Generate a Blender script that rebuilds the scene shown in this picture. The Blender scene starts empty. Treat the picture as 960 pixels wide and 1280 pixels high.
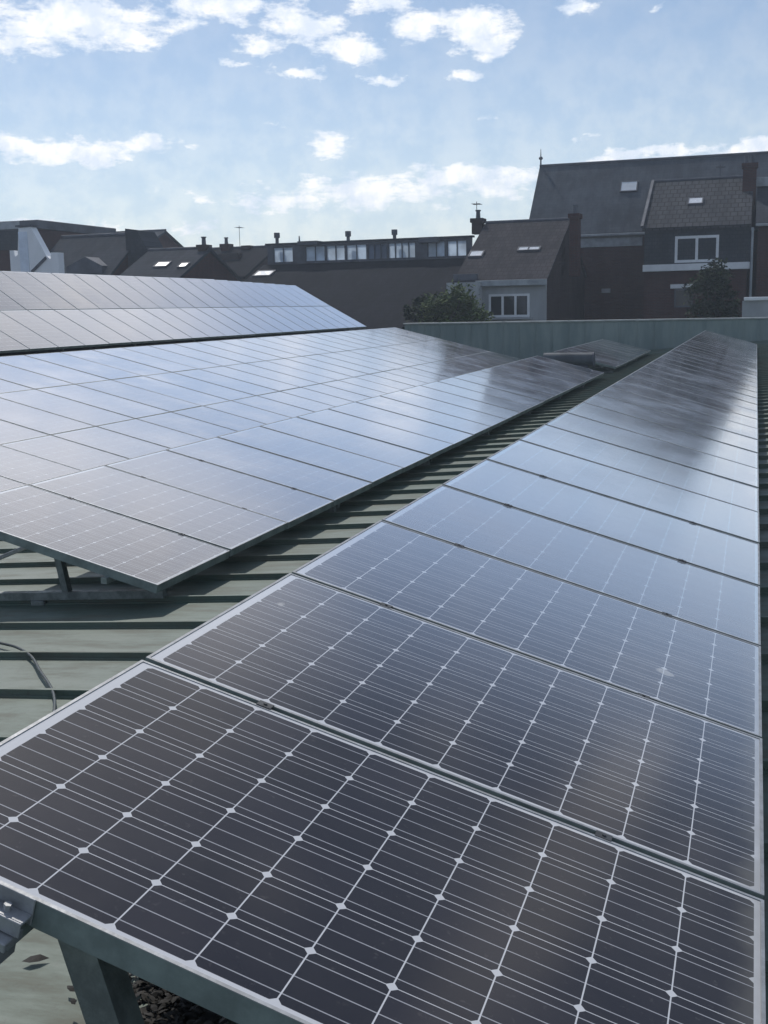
import bpy, math, random
from mathutils import Vector, Matrix
R = math.radians
random.seed(7)
scn = bpy.context.scene
COL = scn.collection
H = 12.0                      # camera height above the street (the origin of X and Y is below the camera)

# ------------------------------------------------------------------ camera
M = ((0.9506474472161629, 0.03592857689299413, -0.3081859316449039),
     (0.3095880843703038, -0.17580762886790532, 0.9344768031619463),
     (-0.02060701621581357, -0.9837686796164478, -0.17825413287885397))
FPX = 1405.0
cd = bpy.data.cameras.new("camera"); cam = bpy.data.objects.new("camera", cd); COL.objects.link(cam)
cd.sensor_fit = 'HORIZONTAL'; cd.sensor_width = 36; cd.lens = FPX / 960 * 36
cd.clip_start = 0.05; cd.clip_end = 6000
cam.matrix_world = Matrix(((M[0][0], -M[0][1], -M[0][2], 0), (M[1][0], -M[1][1], -M[1][2], 0),
                           (M[2][0], -M[2][1], -M[2][2], H), (0, 0, 0, 1)))
scn.camera = cam

# ------------------------------------------------------------------ sun, sky, exposure
SUN_AZ, SUN_EL = R(-38), R(48)          # azimuth from +Y towards +X
scn.view_settings.view_transform = 'Standard'; scn.view_settings.look = 'None'
scn.view_settings.exposure = 0.2; scn.view_settings.gamma = 1; scn.view_settings.use_curve_mapping = False
sl = bpy.data.lights.new("sun", 'SUN'); sl.energy = 2.3; sl.angle = R(0.5); sl.color = (1.0, 0.95, 0.88)
so = bpy.data.objects.new("sun", sl); COL.objects.link(so)
sdir = Vector((math.sin(SUN_AZ) * math.cos(SUN_EL), math.cos(SUN_AZ) * math.cos(SUN_EL), math.sin(SUN_EL)))
so.rotation_euler = sdir.to_track_quat('Z', 'Y').to_euler(); so.location = (0, 0, 60)

def ray(px, py):
    v = ((px - 480) / FPX, (py - 640) / FPX, 1.0)
    return Vector([sum(M[i][j] * v[j] for j in range(3)) for i in range(3)])
def P(px, py, Y):
    r = ray(px, py); k = Y / r.y
    return r.x * k, r.z * k + H
def X(px, py, Y): return P(px, py, Y)[0]
def Z(px, py, Y): return P(px, py, Y)[1]

class NT:
    """tiny node-graph helper"""
    def __init__(s, tree): s.t = tree; s.n = tree.nodes; s.l = tree.links
    def node(s, typ, **kw):
        n = s.n.new(typ)
        for k, v in kw.items(): setattr(n, k, v)
        return n
    def put(s, sock, v):
        if isinstance(v, bpy.types.NodeSocket): s.l.new(v, sock)
        elif v is not None: sock.default_value = v
    def m(s, op, a, b=None, c=None, clamp=False):
        n = s.node('ShaderNodeMath', operation=op, use_clamp=clamp)
        s.put(n.inputs[0], a)
        if b is not None: s.put(n.inputs[1], b)
        if c is not None: s.put(n.inputs[2], c)
        return n.outputs[0]
    def vm(s, op, a, b=None, scale=None):
        n = s.node('ShaderNodeVectorMath', operation=op)
        s.put(n.inputs[0], a)
        if b is not None: s.put(n.inputs[1], b)
        if scale is not None: s.put(n.inputs['Scale'], scale)
        return n.outputs['Value'] if op in ('LENGTH', 'DOT_PRODUCT') else n.outputs[0]
    def sep(s, v):
        n = s.node('ShaderNodeSeparateXYZ'); s.put(n.inputs[0], v); return n.outputs
    def comb(s, x, y, z):
        n = s.node('ShaderNodeCombineXYZ')
        for i, v in enumerate((x, y, z)): s.put(n.inputs[i], v)
        return n.outputs[0]
    def noise(s, vec, scale, detail=4, rough=.55, dist=0.0, out='Fac'):
        n = s.node('ShaderNodeTexNoise'); s.put(n.inputs['Vector'], vec)
        n.inputs['Scale'].default_value = scale; n.inputs['Detail'].default_value = detail
        n.inputs['Roughness'].default_value = rough; n.inputs['Distortion'].default_value = dist
        return n.outputs[out]
    def step(s, v, a, b, lo=0.0, hi=1.0):
        n = s.node('ShaderNodeMapRange', interpolation_type='SMOOTHSTEP')
        s.put(n.inputs[0], v)
        for i, q in enumerate((a, b, lo, hi)): n.inputs[i + 1].default_value = q
        return n.outputs[0]
    def mix(s, f, a, b, mode='MIX'):
        n = s.node('ShaderNodeMix', data_type='RGBA', blend_type=mode)
        s.put(n.inputs[0], f)
        for i, v in ((6, a), (7, b)):
            s.put(n.inputs[i], v if isinstance(v, bpy.types.NodeSocket) else (*v, 1))
        return n.outputs[2]

world = bpy.data.worlds.new("World"); scn.world = world; world.use_nodes = True
wt = world.node_tree; wt.nodes.clear(); w = NT(wt)
sky = w.node('ShaderNodeTexSky', sky_type='NISHITA'); sky.sun_disc = False
sky.sun_elevation = SUN_EL; sky.sun_rotation = SUN_AZ; sky.air_density = 1.0; sky.dust_density = 0.25; sky.ozone_density = 3.5
dirv = w.node('ShaderNodeTexCoord').outputs['Generated']
dx, dy, dz = w.sep(dirv)
az = w.m('ARCTAN2', dx, dy); el = w.m('ARCSINE', dz)
ae = w.comb(az, el, 0.0)
wob = w.vm('SUBTRACT', w.noise(ae, 30, 4, .6, out='Color'), (0.5, 0.5, 0.5))
aew = w.vm('ADD', ae, w.vm('SCALE', wob, scale=0.028))
# clouds one can tell apart: (azimuth, elevation) centre and size from where they stand in the sky
CL = [(85, 26, 135, 34, 1), (30, 58, 50, 20, .8), (272, 8, 52, 20, 1), (375, 28, 52, 26, 1), (325, 55, 40, 16, .8), (300, 80, 24, 8, .6),
      (437, 66, 46, 24, 1.1), (373, 91, 42, 9, .8), (480, 96, 34, 8, .8), (525, 32, 38, 20, .9), (600, 40, 48, 30, 1.1), (580, 98, 24, 10, .9),
      (480, 4, 50, 14, .9), (722, 8, 26, 10, .8), (820, 12, 14, 8, .5), (75, 184, 145, 18, 1.0), (180, 178, 26, 14, .9), (412, 178, 34, 20, .8), (345, 160, 26, 8, .45),
      (480, 240, 260, 24, .74), (590, 218, 150, 16, .85), (370, 252, 150, 18, .7), (255, 252, 26, 5, .6),(810, 190, 120, 10, .85), (935, 184, 70, 12, 1.0), (730, 168, 18, 5, .5), (610, 148, 14, 5, .4), (120, 285, 190, 14, .55)]
tot = None
CL += [('high', 8.2, 30, 62, 210, 2.2), ('high', -14.5, 31.3, 85, 60, 2.0), ('high', -1, 27.0, 110, 22, .8), ('high', 13.5, 24.5, 60, 40, 1.0), ('high', -5, 36.5, 90, 30, .9), ('high', 5.0, 5.5, 95, 55, 1.2)]
for q_ in CL:
    if q_[0] == 'high': a0, e0 = R(q_[1]), R(q_[2]); rx, ry, s_ = q_[3:]
    else:
        cx, cy, rx, ry, s_ = q_; d = ray(cx, cy).normalized(); a0 = math.atan2(d.x, d.y); e0 = math.asin(d.z)
    q = w.vm('MULTIPLY', w.vm('SUBTRACT', aew, (a0, e0, 0)), (FPX / rx, FPX / ry, 0))
    v = w.m('MULTIPLY', w.m('SUBTRACT', 1.25, w.vm('LENGTH', q)), s_)
    tot = v if tot is None else w.m('MAXIMUM', tot, v)
n1 = w.noise(w.vm('MULTIPLY', ae, (1.0, 2.4, 1)), 26, 8, .66)
dens = w.m('ADD', tot, w.m('MULTIPLY', w.m('SUBTRACT', n1, 0.50), 3.2))
c_near = w.m('MULTIPLY', w.step(dens, 0.0, 0.9), w.step(tot, 0.0, 0.25))
# broken cloud over the rest of the sky
pl = w.vm('SCALE', w.comb(dx, dy, 0.0), scale=w.m('DIVIDE', 1.0, w.m('ADD', w.m('MAXIMUM', dz, 0.0), 0.12)))
n2 = w.noise(pl, 1.9, 6, .56, .3)
c_far = w.m('MULTIPLY', w.step(n2, 0.51, 0.68, 0, .8), w.step(el, R(15.5), R(24.0)))
veil = w.step(el, R(-2), R(17), .54, .12)
thin = w.m('ADD', veil, w.m('MULTIPLY', w.step(w.noise(w.vm('MULTIPLY', ae, (1, 5, 1)), 5, 5, .6), .42, .8), 0.04))
refl_cloud = w.step(w.vm('LENGTH', w.vm('MULTIPLY', w.vm('SUBTRACT', ae, (R(-27), R(30), 0)), (1.0, 1.7, 0))), .18, .46, .9, 0)      # bright thin cloud off the sun, added above the view to brighten panel reflections
refl_cloud = w.m('MULTIPLY', refl_cloud, w.step(n2, .30, .62, .7, 1.0))
cloud = w.m('MAXIMUM', w.m('MAXIMUM', w.m('MAXIMUM', c_near, c_far), w.m('MULTIPLY', refl_cloud, w.step(el, R(14.0), R(20)))), thin, clamp=True)
shade = w.noise(ae, 34, 5, .62)
ccol = w.mix(w.step(shade, .35, .65), (0.70, 0.77, 0.88), (1.0, 0.99, 0.98))
bg1 = w.node('ShaderNodeBackground'); w.put(bg1.inputs[0], sky.outputs[0]); bg1.inputs[1].default_value = 0.08
bg2 = w.node('ShaderNodeBackground'); w.put(bg2.inputs[0], ccol); bg2.inputs[1].default_value = 1.05
ms = w.node('ShaderNodeMixShader'); w.put(ms.inputs[0], w.m('MULTIPLY', cloud, .93)); wt.links.new(bg1.outputs[0], ms.inputs[1]); wt.links.new(bg2.outputs[0], ms.inputs[2])
wo = w.node('ShaderNodeOutputWorld'); wt.links.new(ms.outputs[0], wo.inputs[0])

# ------------------------------------------------------------------ materials
def newmat(name):
    m = bpy.data.materials.new(name); m.use_nodes = True; m.node_tree.nodes.clear()
    t = NT(m.node_tree); b = t.node('ShaderNodeBsdfPrincipled'); o = t.node('ShaderNodeOutputMaterial')
    t.l.new(b.outputs[0], o.inputs[0]); return m, t, b
def simple(name, col, rough=.6, metal=0.0, var=.25, scale=3.0, bump=0.0, spec=.5, col2=None, vs=(1, 1, 1)):
    m, t, b = newmat(name)
    co = t.vm('MULTIPLY', t.node('ShaderNodeTexCoord').outputs['Object'], vs)
    n = t.noise(co, scale, 6, .65)
    c2 = col2 or tuple(c * (1 - var) for c in col)
    t.put(b.inputs['Base Color'], t.mix(t.step(n, .35, .65), c2, col))
    t.put(b.inputs['Roughness'], t.step(n, .2, .8, min(1, rough + .12), max(.05, rough - .08)))
    b.inputs['Metallic'].default_value = metal; b.inputs['Specular IOR Level'].default_value = spec
    if bump:
        bn = t.node('ShaderNodeBump'); bn.inputs['Strength'].default_value = bump; bn.inputs['Distance'].default_value = .01
        t.put(bn.inputs['Height'], t.noise(co, scale * 6, 4, .6)); t.l.new(bn.outputs[0], b.inputs['Normal'])
    return m
def tiled(name, col, col2, mortar, bw, bh, msize=.012, rough=.9, slope=1.0, bump=.5, off=.5, var=.35):
    """bricks, slates or tiles laid in courses; works on walls facing either way and on pitched roofs"""
    m, t, b = newmat(name)
    x, y, z = t.sep(t.node('ShaderNodeTexCoord').outputs['Object'])
    v = t.comb(t.m('ADD', x, t.m('MULTIPLY', y, 0.0 if slope != 1.0 else 1.0)), t.m('MULTIPLY', z, slope), 0.0)
    br = t.node('ShaderNodeTexBrick'); t.put(br.inputs['Vector'], v); br.offset = off
    br.inputs['Color1'].default_value = (*col, 1); br.inputs['Color2'].default_value = (*col2, 1); br.inputs['Mortar'].default_value = (*mortar, 1)
    br.inputs['Scale'].default_value = 1; br.inputs['Brick Width'].default_value = bw; br.inputs['Row Height'].default_value = bh
    br.inputs['Mortar Size'].default_value = msize; br.inputs['Bias'].default_value = 0; br.inputs['Mortar Smooth'].default_value = .3
    n = t.noise(v, .6, 6, .65); n9 = t.noise(t.vm('MULTIPLY', v, (1, .22, 1)), 2.6, 5, .65)
    n = t.m('ADD', t.m('MULTIPLY', n, .55), t.m('MULTIPLY', n9, .45))
    t.put(b.inputs['Base Color'], t.mix(t.step(n, .38, .62, 0, var + .25), br.outputs['Color'], tuple(c * .45 for c in col)))
    b.inputs['Roughness'].default_value = rough; b.inputs['Specular IOR Level'].default_value = .06
    bn = t.node('ShaderNodeBump'); bn.inputs['Strength'].default_value = bump; bn.inputs['Distance'].default_value = .02; bn.invert = True
    t.put(bn.inputs['Height'], br.outputs['Fac']); t.l.new(bn.outputs[0], b.inputs['Normal'])
    return m

PL, PW, PITCH = 1.64, 0.99, 1.01     # panel length, width, spacing in the row
def cell_mat():
    m, t, b = newmat("solar_glass")
    tc = t.node('ShaderNodeTexCoord').outputs['Object']
    x, y, z = t.sep(tc); c = 0.1585
    cx = t.m('DIVIDE', t.m('SUBTRACT', x, 0.034), c); cy = t.m('DIVIDE', t.m('SUBTRACT', y, 0.0195), c)
    fx = t.m('FRACT', cx); fy = t.m('FRACT', cy)
    ddx = t.m('MULTIPLY', t.m('MINIMUM', fx, t.m('SUBTRACT', 1, fx)), c)
    ddy = t.m('MULTIPLY', t.m('MINIMUM', fy, t.m('SUBTRACT', 1, fy)), c)
    gap = t.m('MAXIMUM', t.m('LESS_THAN', ddx, 0.0015), t.m('LESS_THAN', ddy, 0.0010))
    dia = t.m('LESS_THAN', t.m('ADD', ddx, ddy), 0.0125)
    out = t.m('MAXIMUM', t.m('MAXIMUM', t.m('LESS_THAN', cx, 0), t.m('GREATER_THAN', cx, 10)), t.m('MAXIMUM', t.m('LESS_THAN', cy, 0), t.m('GREATER_THAN', cy, 6)))
    back = t.m('MAXIMUM', t.m('MAXIMUM', gap, dia), out)
    bus = t.m('LESS_THAN', t.m('ABSOLUTE', t.m('SUBTRACT', t.m('FRACT', t.m('MULTIPLY', fy, 3)), 0.5)), 0.024)
    rnd = t.node('ShaderNodeObjectInfo').outputs['Random']
    wn = t.node('ShaderNodeTexWhiteNoise', noise_dimensions='3D'); t.put(wn.inputs['Vector'], t.comb(t.m('FLOOR', cx), t.m('FLOOR', cy), t.m('MULTIPLY', rnd, 91)))
    cell = t.mix(wn.outputs['Value'], (0.007, 0.0065, 0.010), (0.014, 0.013, 0.019))
    fing = t.m('LESS_THAN', t.m('FRACT', t.m('MULTIPLY', x, 500)), 0.10)
    cell = t.mix(t.m('MULTIPLY', fing, 0.10), cell, (0.30, 0.30, 0.32))
    col = t.mix(t.m('MULTIPLY', bus, 0.85), cell, (0.44, 0.45, 0.48))
    col = t.mix(back, col, (0.60, 0.61, 0.63))
    off = t.vm('ADD', t.node('ShaderNodeNewGeometry').outputs['Position'], (3.0, 1.0, 0))
    dust = t.step(t.noise(off, 1.1, 6, .65), .38, .75)
    speck = t.step(t.noise(off, 55, 3, .6), .62, .74)
    col = t.mix(t.m('MULTIPLY', dust, .035), col, (0.42, 0.38, 0.33))
    grime = t.m('MULTIPLY', t.step(t.m('ADD', x, t.m('MULTIPLY', t.noise(off, 6, 4, .6), .12)), PL - .03, PL + .07), .5)
    col = t.mix(grime, col, (0.20, 0.19, 0.16))
    drop = t.step(t.noise(off, 4.2, 2, .4), .765, .785)
    col = t.mix(t.m('MULTIPLY', drop, .6), col, (0.55, 0.54, 0.50))
    col = t.mix(t.m('MULTIPLY', speck, .05), col, (0.5, 0.47, 0.42))
    t.put(b.inputs['Base Color'], col); b.inputs['Roughness'].default_value = .42
    b.inputs['Specular IOR Level'].default_value = .04
    b.inputs['Sheen Weight'].default_value = .05; b.inputs['Sheen Roughness'].default_value = .35; b.inputs['Sheen Tint'].default_value = (.95, .92, .95, 1)
    bn = t.node('ShaderNodeBump'); bn.inputs['Strength'].default_value = .05; bn.inputs['Distance'].default_value = .002
    t.put(bn.inputs['Height'], t.noise(off, 7, 3, .5))
    # rolled solar glass: dark when looked into, mirror-like when looked along
    geo = t.node('ShaderNodeNewGeometry')
    ca = t.m('ABSOLUTE', t.vm('DOT_PRODUCT', geo.outputs['Incoming'], geo.outputs['Normal']))
    fr = t.m('ADD', t.m('MULTIPLY', t.m('POWER', t.m('SUBTRACT', 1, ca), 5.0), .35), t.step(ca, .14, .46, .88, .050))
    fr = t.m('ADD', fr, t.m('MULTIPLY', t.m('SUBTRACT', rnd, .5), .03), clamp=True)
    gl = t.node('ShaderNodeBsdfGlossy'); t.put(gl.inputs['Color'], t.mix(t.m('MAXIMUM', back, t.m('MULTIPLY', bus, .5)), (.95, .91, .90), (1.0, 1.0, 1.0)))
    t.put(gl.inputs['Roughness'], t.m('ADD', 0.125, t.m('MULTIPLY', dust, .08))); t.l.new(bn.outputs[0], gl.inputs['Normal'])
    mx = t.node('ShaderNodeMixShader'); t.put(mx.inputs[0], fr); t.l.new(b.outputs[0], mx.inputs[1]); t.l.new(gl.outputs[0], mx.inputs[2])
    o = [q for q in t.n if q.type == 'OUTPUT_MATERIAL'][0]; t.l.new(mx.outputs[0], o.inputs[0])
    return m

def roof_mat():
    m, t, b = newmat("weathered_green_metal")
    tc = t.node('ShaderNodeTexCoord').outputs['Object']
    x, y, z = t.sep(tc)
    n1 = t.noise(tc, .8, 6, .65); n2 = t.noise(t.vm('MULTIPLY', tc, (.5, 2.2, 1)), 3.5, 6, .7); n3 = t.noise(tc, 26, 5, .7)
    sheet = t.node('ShaderNodeTexWhiteNoise', noise_dimensions='1D'); t.put(sheet.inputs['W'], t.m('FLOOR', t.m('DIVIDE', t.m('SUBTRACT', y, 3.076), .593)))
    c = t.mix(t.step(n1, .3, .7), (0.085, 0.130, 0.104), (0.122, 0.160, 0.128))
    c = t.mix(t.step(n2, .46, .66, 0, .8), c, (0.120, 0.122, 0.092))
    c = t.mix(t.step(n2, .28, .45, .6, 0), c, (0.08, 0.115, 0.09))
    c = t.mix(t.step(n3, .52, .74, 0, .45), c, (0.07, 0.075, 0.06))
    c = t.mix(t.m('MULTIPLY', sheet.outputs['Value'], .22), c, (0.10, 0.125, 0.11))
    t.put(b.inputs['Base Color'], c); t.put(b.inputs['Roughness'], t.step(n2, .3, .7, .5, .75))
    bn = t.node('ShaderNodeBump'); bn.inputs['Strength'].default_value = .35; bn.inputs['Distance'].default_value = .012
    t.put(bn.inputs['Height'], t.m('ADD', t.noise(t.vm('MULTIPLY', tc, (.4, 1, 1)), 2.2, 3, .5), t.m('MULTIPLY', n3, .15))); t.l.new(bn.outputs[0], b.inputs['Normal'])
    return m

MT = dict(
    cell=cell_mat(), roof=roof_mat(),
    alu=simple('brushed_aluminium', (.42, .43, .44), .5, .5, .3, 14, .08),
    alu_dull=simple('weathered_aluminium', (.42, .47, .46), .5, .6, .35, 8, .2, col2=(.24, .28, .26)),
    steel=simple('galvanised_steel', (.26, .29, .28), .55, .55, .4, 10, .2),
    side=simple('darker_frame_side', (.25, .30, .285), .6, .2, .35, 6, .1),  # frame sides in a darker grey-green than the top lip
    darkst=simple('dark_clamp_metal', (.07, .075, .08), .6, .3, .3, 20),
    back=simple('backsheet', (.55, .56, .57), .7),
    black=simple('black_rubber', (.02, .02, .022), .45, 0, .4, 20),
    cable=simple('grey_green_cable', (.04, .05, .045), .4, 0, .4, 20),
    clad=simple('green_sheet_cladding', (.235, .29, .28), .7, .1, .35, 1.2, .2, col2=(.18, .235, .23), vs=(2.5, 1, .4)),
    coping=simple('pale_coping', (.42, .45, .44), .5, .2, .3, 2),
    slate=tiled('dark_slates', (.042, .050, .064), (.054, .060, .075), (.022, .025, .032), .30, .20, .008, .9, 1.35),
    slate_g=tiled('grey_slates', (.082, .096, .115), (.092, .105, .125), (.062, .072, .086), .32, .21, .008, .9, 1.35),
    tile_b=tiled('brown_tiles', (.050, .048, .056), (.064, .060, .068), (.032, .028, .03), .26, .26, .015, .9, 1.5),
    tile_g=tiled('grey_interlocking_tiles', (.066, .070, .080), (.080, .082, .090), (.026, .027, .03), .34, .34, .03, .9, 1.4),
    roofb=tiled('near_black_tiles', (.011, .013, .020), (.017, .018, .026), (.008, .009, .013), .24, .22, .010, .95, 1.5),  # very dark tile colour throughout
    brick=tiled('dark_red_bricks', (.098, .038, .034), (.070, .033, .033), (.062, .060, .062), .22, .075, .010, .85),
    brick_b=tiled('brown_bricks', (.075, .052, .048), (.055, .042, .042), (.062, .060, .062), .22, .075, .010, .85),
    hung=tiled('hung_slates', (.050, .060, .072), (.062, .072, .085), (.025, .028, .035), .25, .18, .01, .6),
    render=simple('grey_white_render', (.40, .42, .44), .85, 0, .25, .8, .3, vs=(1, 1, .3)),
    white=simple('white_paint', (.74, .76, .78), .45, 0, .12, 2),
    whitewall=simple('whitewashed_wall', (.90, .92, .94), .85, 0, .1, .7, .3, vs=(1, 1, .4)),
    ventm=simple('dull_vent_metal', (.10, .115, .13), .7, .1, .3, 2),
    lead=simple('lead_sheet', (.09, .10, .125), .7, .1, .3, 1.5),
    zinc=simple('zinc_gutter', (.34, .37, .40), .5, .3, .3, 2),
    pane_glint=simple('skylight_glint_white', (.70, .74, .78), .25, 0, .2, 2),  # near-white pane colour stands in for sun glint on the skylights
    opal=simple('pale_glazing', (.40, .47, .56), .22, 0, .35, .9, vs=(1, 1, .4)),
    flue_or_shade_strip=simple('shaded_wall_blue_white', (.76, .84, .95), .8, 0, .15, 2),  # bluish white for the painted shade on the gable wall
    bark=simple('bark', (.075, .06, .045), .9, 0, .4, 6, .6),
    asphalt=simple('asphalt', (.05, .05, .052), .9, 0, .3, .3, .3),
    grass=simple('courtyard_ground', (.07, .075, .05), .9, 0, .4, .4, .3),
)
def glass_mat():
    m, t, b = newmat('window_glass')
    b.inputs['Base Color'].default_value = (.018, .022, .028, 1); b.inputs['Roughness'].default_value = .06
    return m
MT['glass'] = glass_mat()
def trans_mat(name, col, tr):
    m, t, b = newmat(name)
    n = t.noise(t.node('ShaderNodeTexCoord').outputs['Object'], .9, 4, .6)
    c = t.mix(t.step(n, .35, .65), tuple(q * .75 for q in col), col)
    t.put(b.inputs['Base Color'], c); b.inputs['Roughness'].default_value = .25
    tl = t.node('ShaderNodeBsdfTranslucent'); t.put(tl.inputs[0], c)
    mx = t.node('ShaderNodeMixShader'); mx.inputs[0].default_value = tr
    t.l.new(b.outputs[0], mx.inputs[1]); t.l.new(tl.outputs[0], mx.inputs[2])
    o = [q for q in t.n if q.type == 'OUTPUT_MATERIAL'][0]; t.l.new(mx.outputs[0], o.inputs[0]); return m
MT['curtain'] = simple('pale_curtains', (.60, .64, .70), .3, 0, .5, 2.2, vs=(3, 1, .6))
MT['opal'] = trans_mat('pale_glazing', (.84, .92, 1.0), .8)
MT['opal2'] = trans_mat('tinted_glazing', (.22, .27, .36), .7)
def leaf_mat(name, a, c):
    m, t, b = newmat(name)
    pos = t.node('ShaderNodeNewGeometry').outputs['Position']
    n = t.noise(pos, 1.6, 4, .6); n2 = t.noise(pos, 14, 2, .5)
    t.put(b.inputs['Base Color'], t.mix(t.m('MULTIPLY', t.m('ADD', t.step(n, .35, .65), n2), .5), a, c))
    b.inputs['Roughness'].default_value = .85; b.inputs['Specular IOR Level'].default_value = .15
    b.inputs['Transmission Weight'].default_value = 0
    return m
MT['leaf'] = leaf_mat('dark_leaves', (.030, .055, .018), (.11, .155, .045))
MT['leaf2'] = leaf_mat('blackish_leaves', (.012, .024, .012), (.038, .058, .024))
MT['dead'] = simple('dead_leaves', (.018, .015, .012), .8, 0, .6, 9)

# ------------------------------------------------------------------ mesh helpers
class MB:
    def __init__(s): s.v = []; s.f = []; s.mi = []
    def add(s, vs, fs, mi=0):
        k = len(s.v); s.v += [tuple(v) for v in vs]; s.f += [tuple(i + k for i in f) for f in fs]; s.mi += [mi] * len(fs)
    def box(s, x0, x1, y0, y1, z0, z1, mi=0, mat=None, bev=0.0):
        if bev > 0:
            b = min(bev, (x1 - x0) / 3, (y1 - y0) / 3, (z1 - z0) / 3)
            import bmesh
            bm = bmesh.new(); bmesh.ops.create_cube(bm, size=1)
            for q in bm.verts: q.co = Vector(((x0 + x1) / 2 + q.co.x * (x1 - x0), (y0 + y1) / 2 + q.co.y * (y1 - y0), (z0 + z1) / 2 + q.co.z * (z1 - z0)))
            bmesh.ops.bevel(bm, geom=bm.edges[:], offset=b, segments=1, affect='EDGES')
            bm.verts.index_update()
            vs = [q.co.copy() for q in bm.verts]; fs = [[q.index for q in f.verts] for f in bm.faces]; bm.free()
        else:
            vs = [Vector(q) for q in ((x0, y0, z0), (x1, y0, z0), (x1, y1, z0), (x0, y1, z0), (x0, y0, z1), (x1, y0, z1), (x1, y1, z1), (x0, y1, z1))]
            fs = [(0, 3, 2, 1), (4, 5, 6, 7), (0, 1, 5, 4), (1, 2, 6, 5), (2, 3, 7, 6), (3, 0, 4, 7)]
        if mat is not None: vs = [mat @ q for q in vs]
        s.add(vs, fs, mi)
    def bar(s, a, b, wd, th, side=(0, 1, 0), mi=0, bev=0.0):
        """rectangular bar from a to b; wd is its size along side"""
        a = Vector(a); b = Vector(b); d = (b - a); L = d.length; d.normalize()
        sd = Vector(side); sd = (sd - d * sd.dot(d)).normalized(); n = d.cross(sd)
        mt = Matrix(((d.x, sd.x, n.x, a.x), (d.y, sd.y, n.y, a.y), (d.z, sd.z, n.z, a.z), (0, 0, 0, 1)))
        s.box(0, L, -wd / 2, wd / 2, -th / 2, th / 2, mi, mt, bev)
    def prism(s, pts, y0, y1, mi=0):
        """polygon in X,Z pulled from y0 to y1"""
        n = len(pts)
        vs = [(p[0], y0, p[1]) for p in pts] + [(p[0], y1, p[1]) for p in pts]
        s.add(vs, [tuple(range(n)), tuple(range(2 * n - 1, n - 1, -1))] + [(i, i + n, (i + 1) % n + n, (i + 1) % n) for i in range(n)], mi)
    def tube(s, pts, r, n=10, mi=0):
        pts = [Vector(p) for p in pts]; rings = []
        rs = r if isinstance(r, (list, tuple)) else [r] * len(pts)
        k = len(s.v); up = Vector((0.31, 0.17, 0.93)).normalized()
        for i, p in enumerate(pts):
            d = (pts[min(i + 1, len(pts) - 1)] - pts[max(i - 1, 0)]).normalized()
            if abs(d.dot(up)) > .95: up = Vector((1, .1, 0)).normalized()
            a = d.cross(up).normalized(); c = a.cross(d)
            for j in range(n):
                th = 2 * math.pi * j / n; s.v.append(tuple(p + (a * math.cos(th) + c * math.sin(th)) * rs[i]))
        for i in range(len(pts) - 1):
            for j in range(n):
                s.f.append((k + i * n + j, k + i * n + (j + 1) % n, k + (i + 1) * n + (j + 1) % n, k + (i + 1) * n + j)); s.mi.append(mi)
        s.f.append(tuple(k + j for j in range(n))[::-1]); s.mi.append(mi)
        s.f.append(tuple(k + (len(pts) - 1) * n + j for j in range(n))); s.mi.append(mi)
    def build(s, name, mats, parent=None, smooth=False, loc=None):
        me = bpy.data.meshes.new(name); me.from_pydata(s.v, [], s.f); me.update()
        import bmesh
        bm = bmesh.new(); bm.from_mesh(me); bmesh.ops.recalc_face_normals(bm, faces=bm.faces); bm.to_mesh(me); bm.free()
        if not isinstance(mats, (list, tuple)): mats = [mats]
        for m in mats: me.materials.append(m)
        if len(mats) > 1:
            for p, i in zip(me.polygons, s.mi): p.material_index = i
        if smooth:
            for p in me.polygons: p.use_smooth = True
        o = bpy.data.objects.new(name, me); COL.objects.link(o)
        if parent: o.parent = parent
        if loc: o.location = loc
        return o
def thing(name, label, cat, loc=(0, 0, 0), group=None):
    o = bpy.data.objects.new(name, None); COL.objects.link(o); o.location = loc; o.empty_display_size = .2
    o['label'] = label; o['category'] = cat
    if group: o['group'] = group
    return o
def tag(o, label, cat, group=None):
    o['label'] = label; o['category'] = cat
    if group: o['group'] = group
    return o

# ------------------------------------------------------------------ ground
g = MB(); g.add([(-600, -600, 0), (600, -600, 0), (600, 600, 0), (-600, 600, 0)], [(0, 1, 2, 3)])
g.build('ground', MT['grass'])['kind'] = 'structure'
g = MB(); g.add([(-90, -30, .004), (60, -30, .004), (60, 49.0, .004), (-90, 49.0, .004)], [(0, 1, 2, 3)])
g.build('courtyard', MT['asphalt'])['kind'] = 'structure'

# ------------------------------------------------------------------ the building we stand on
RS, RC = 0.075, -1.52 + H
def roofz(x): return RC + RS * x
YP = 41.0                                     # far parapet
X0, X1 = -13.0, 9.0
hall = thing('flat_roofed_hall', 'low hall with green standing seam metal roof carrying the solar panels', 'building', (0, 0, 0))
r_ = MB()
vs = []
xs = [X0, -9, -5, -1, 3, X1]
for yy in (-4, YP):
    for xx in xs: vs.append((xx, yy, roofz(xx)))
n = len(xs)
r_.add(vs, [(i, i + 1, n + i + 1, n + i) for i in range(n - 1)])
r_.add([(X0, -4, roofz(X0)), (X1, -4, roofz(X1)), (X1, YP, roofz(X1)), (X0, YP, roofz(X0)), (X0, -4, roofz(X0) - .3), (X1, -4, roofz(X1) - .3), (X1, YP, roofz(X1) - .3), (X0, YP, roofz(X0) - .3)],
       [(4, 5, 6, 7), (0, 4, 5, 1), (1, 5, 6, 2), (2, 6, 7, 3), (3, 7, 4, 0)])
roof = r_.build('roof', MT['roof'], hall)
seams = []
yy = 3.076 - .593 * 11
while yy < YP - .3:
    seams.append(yy); yy += .593
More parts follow.
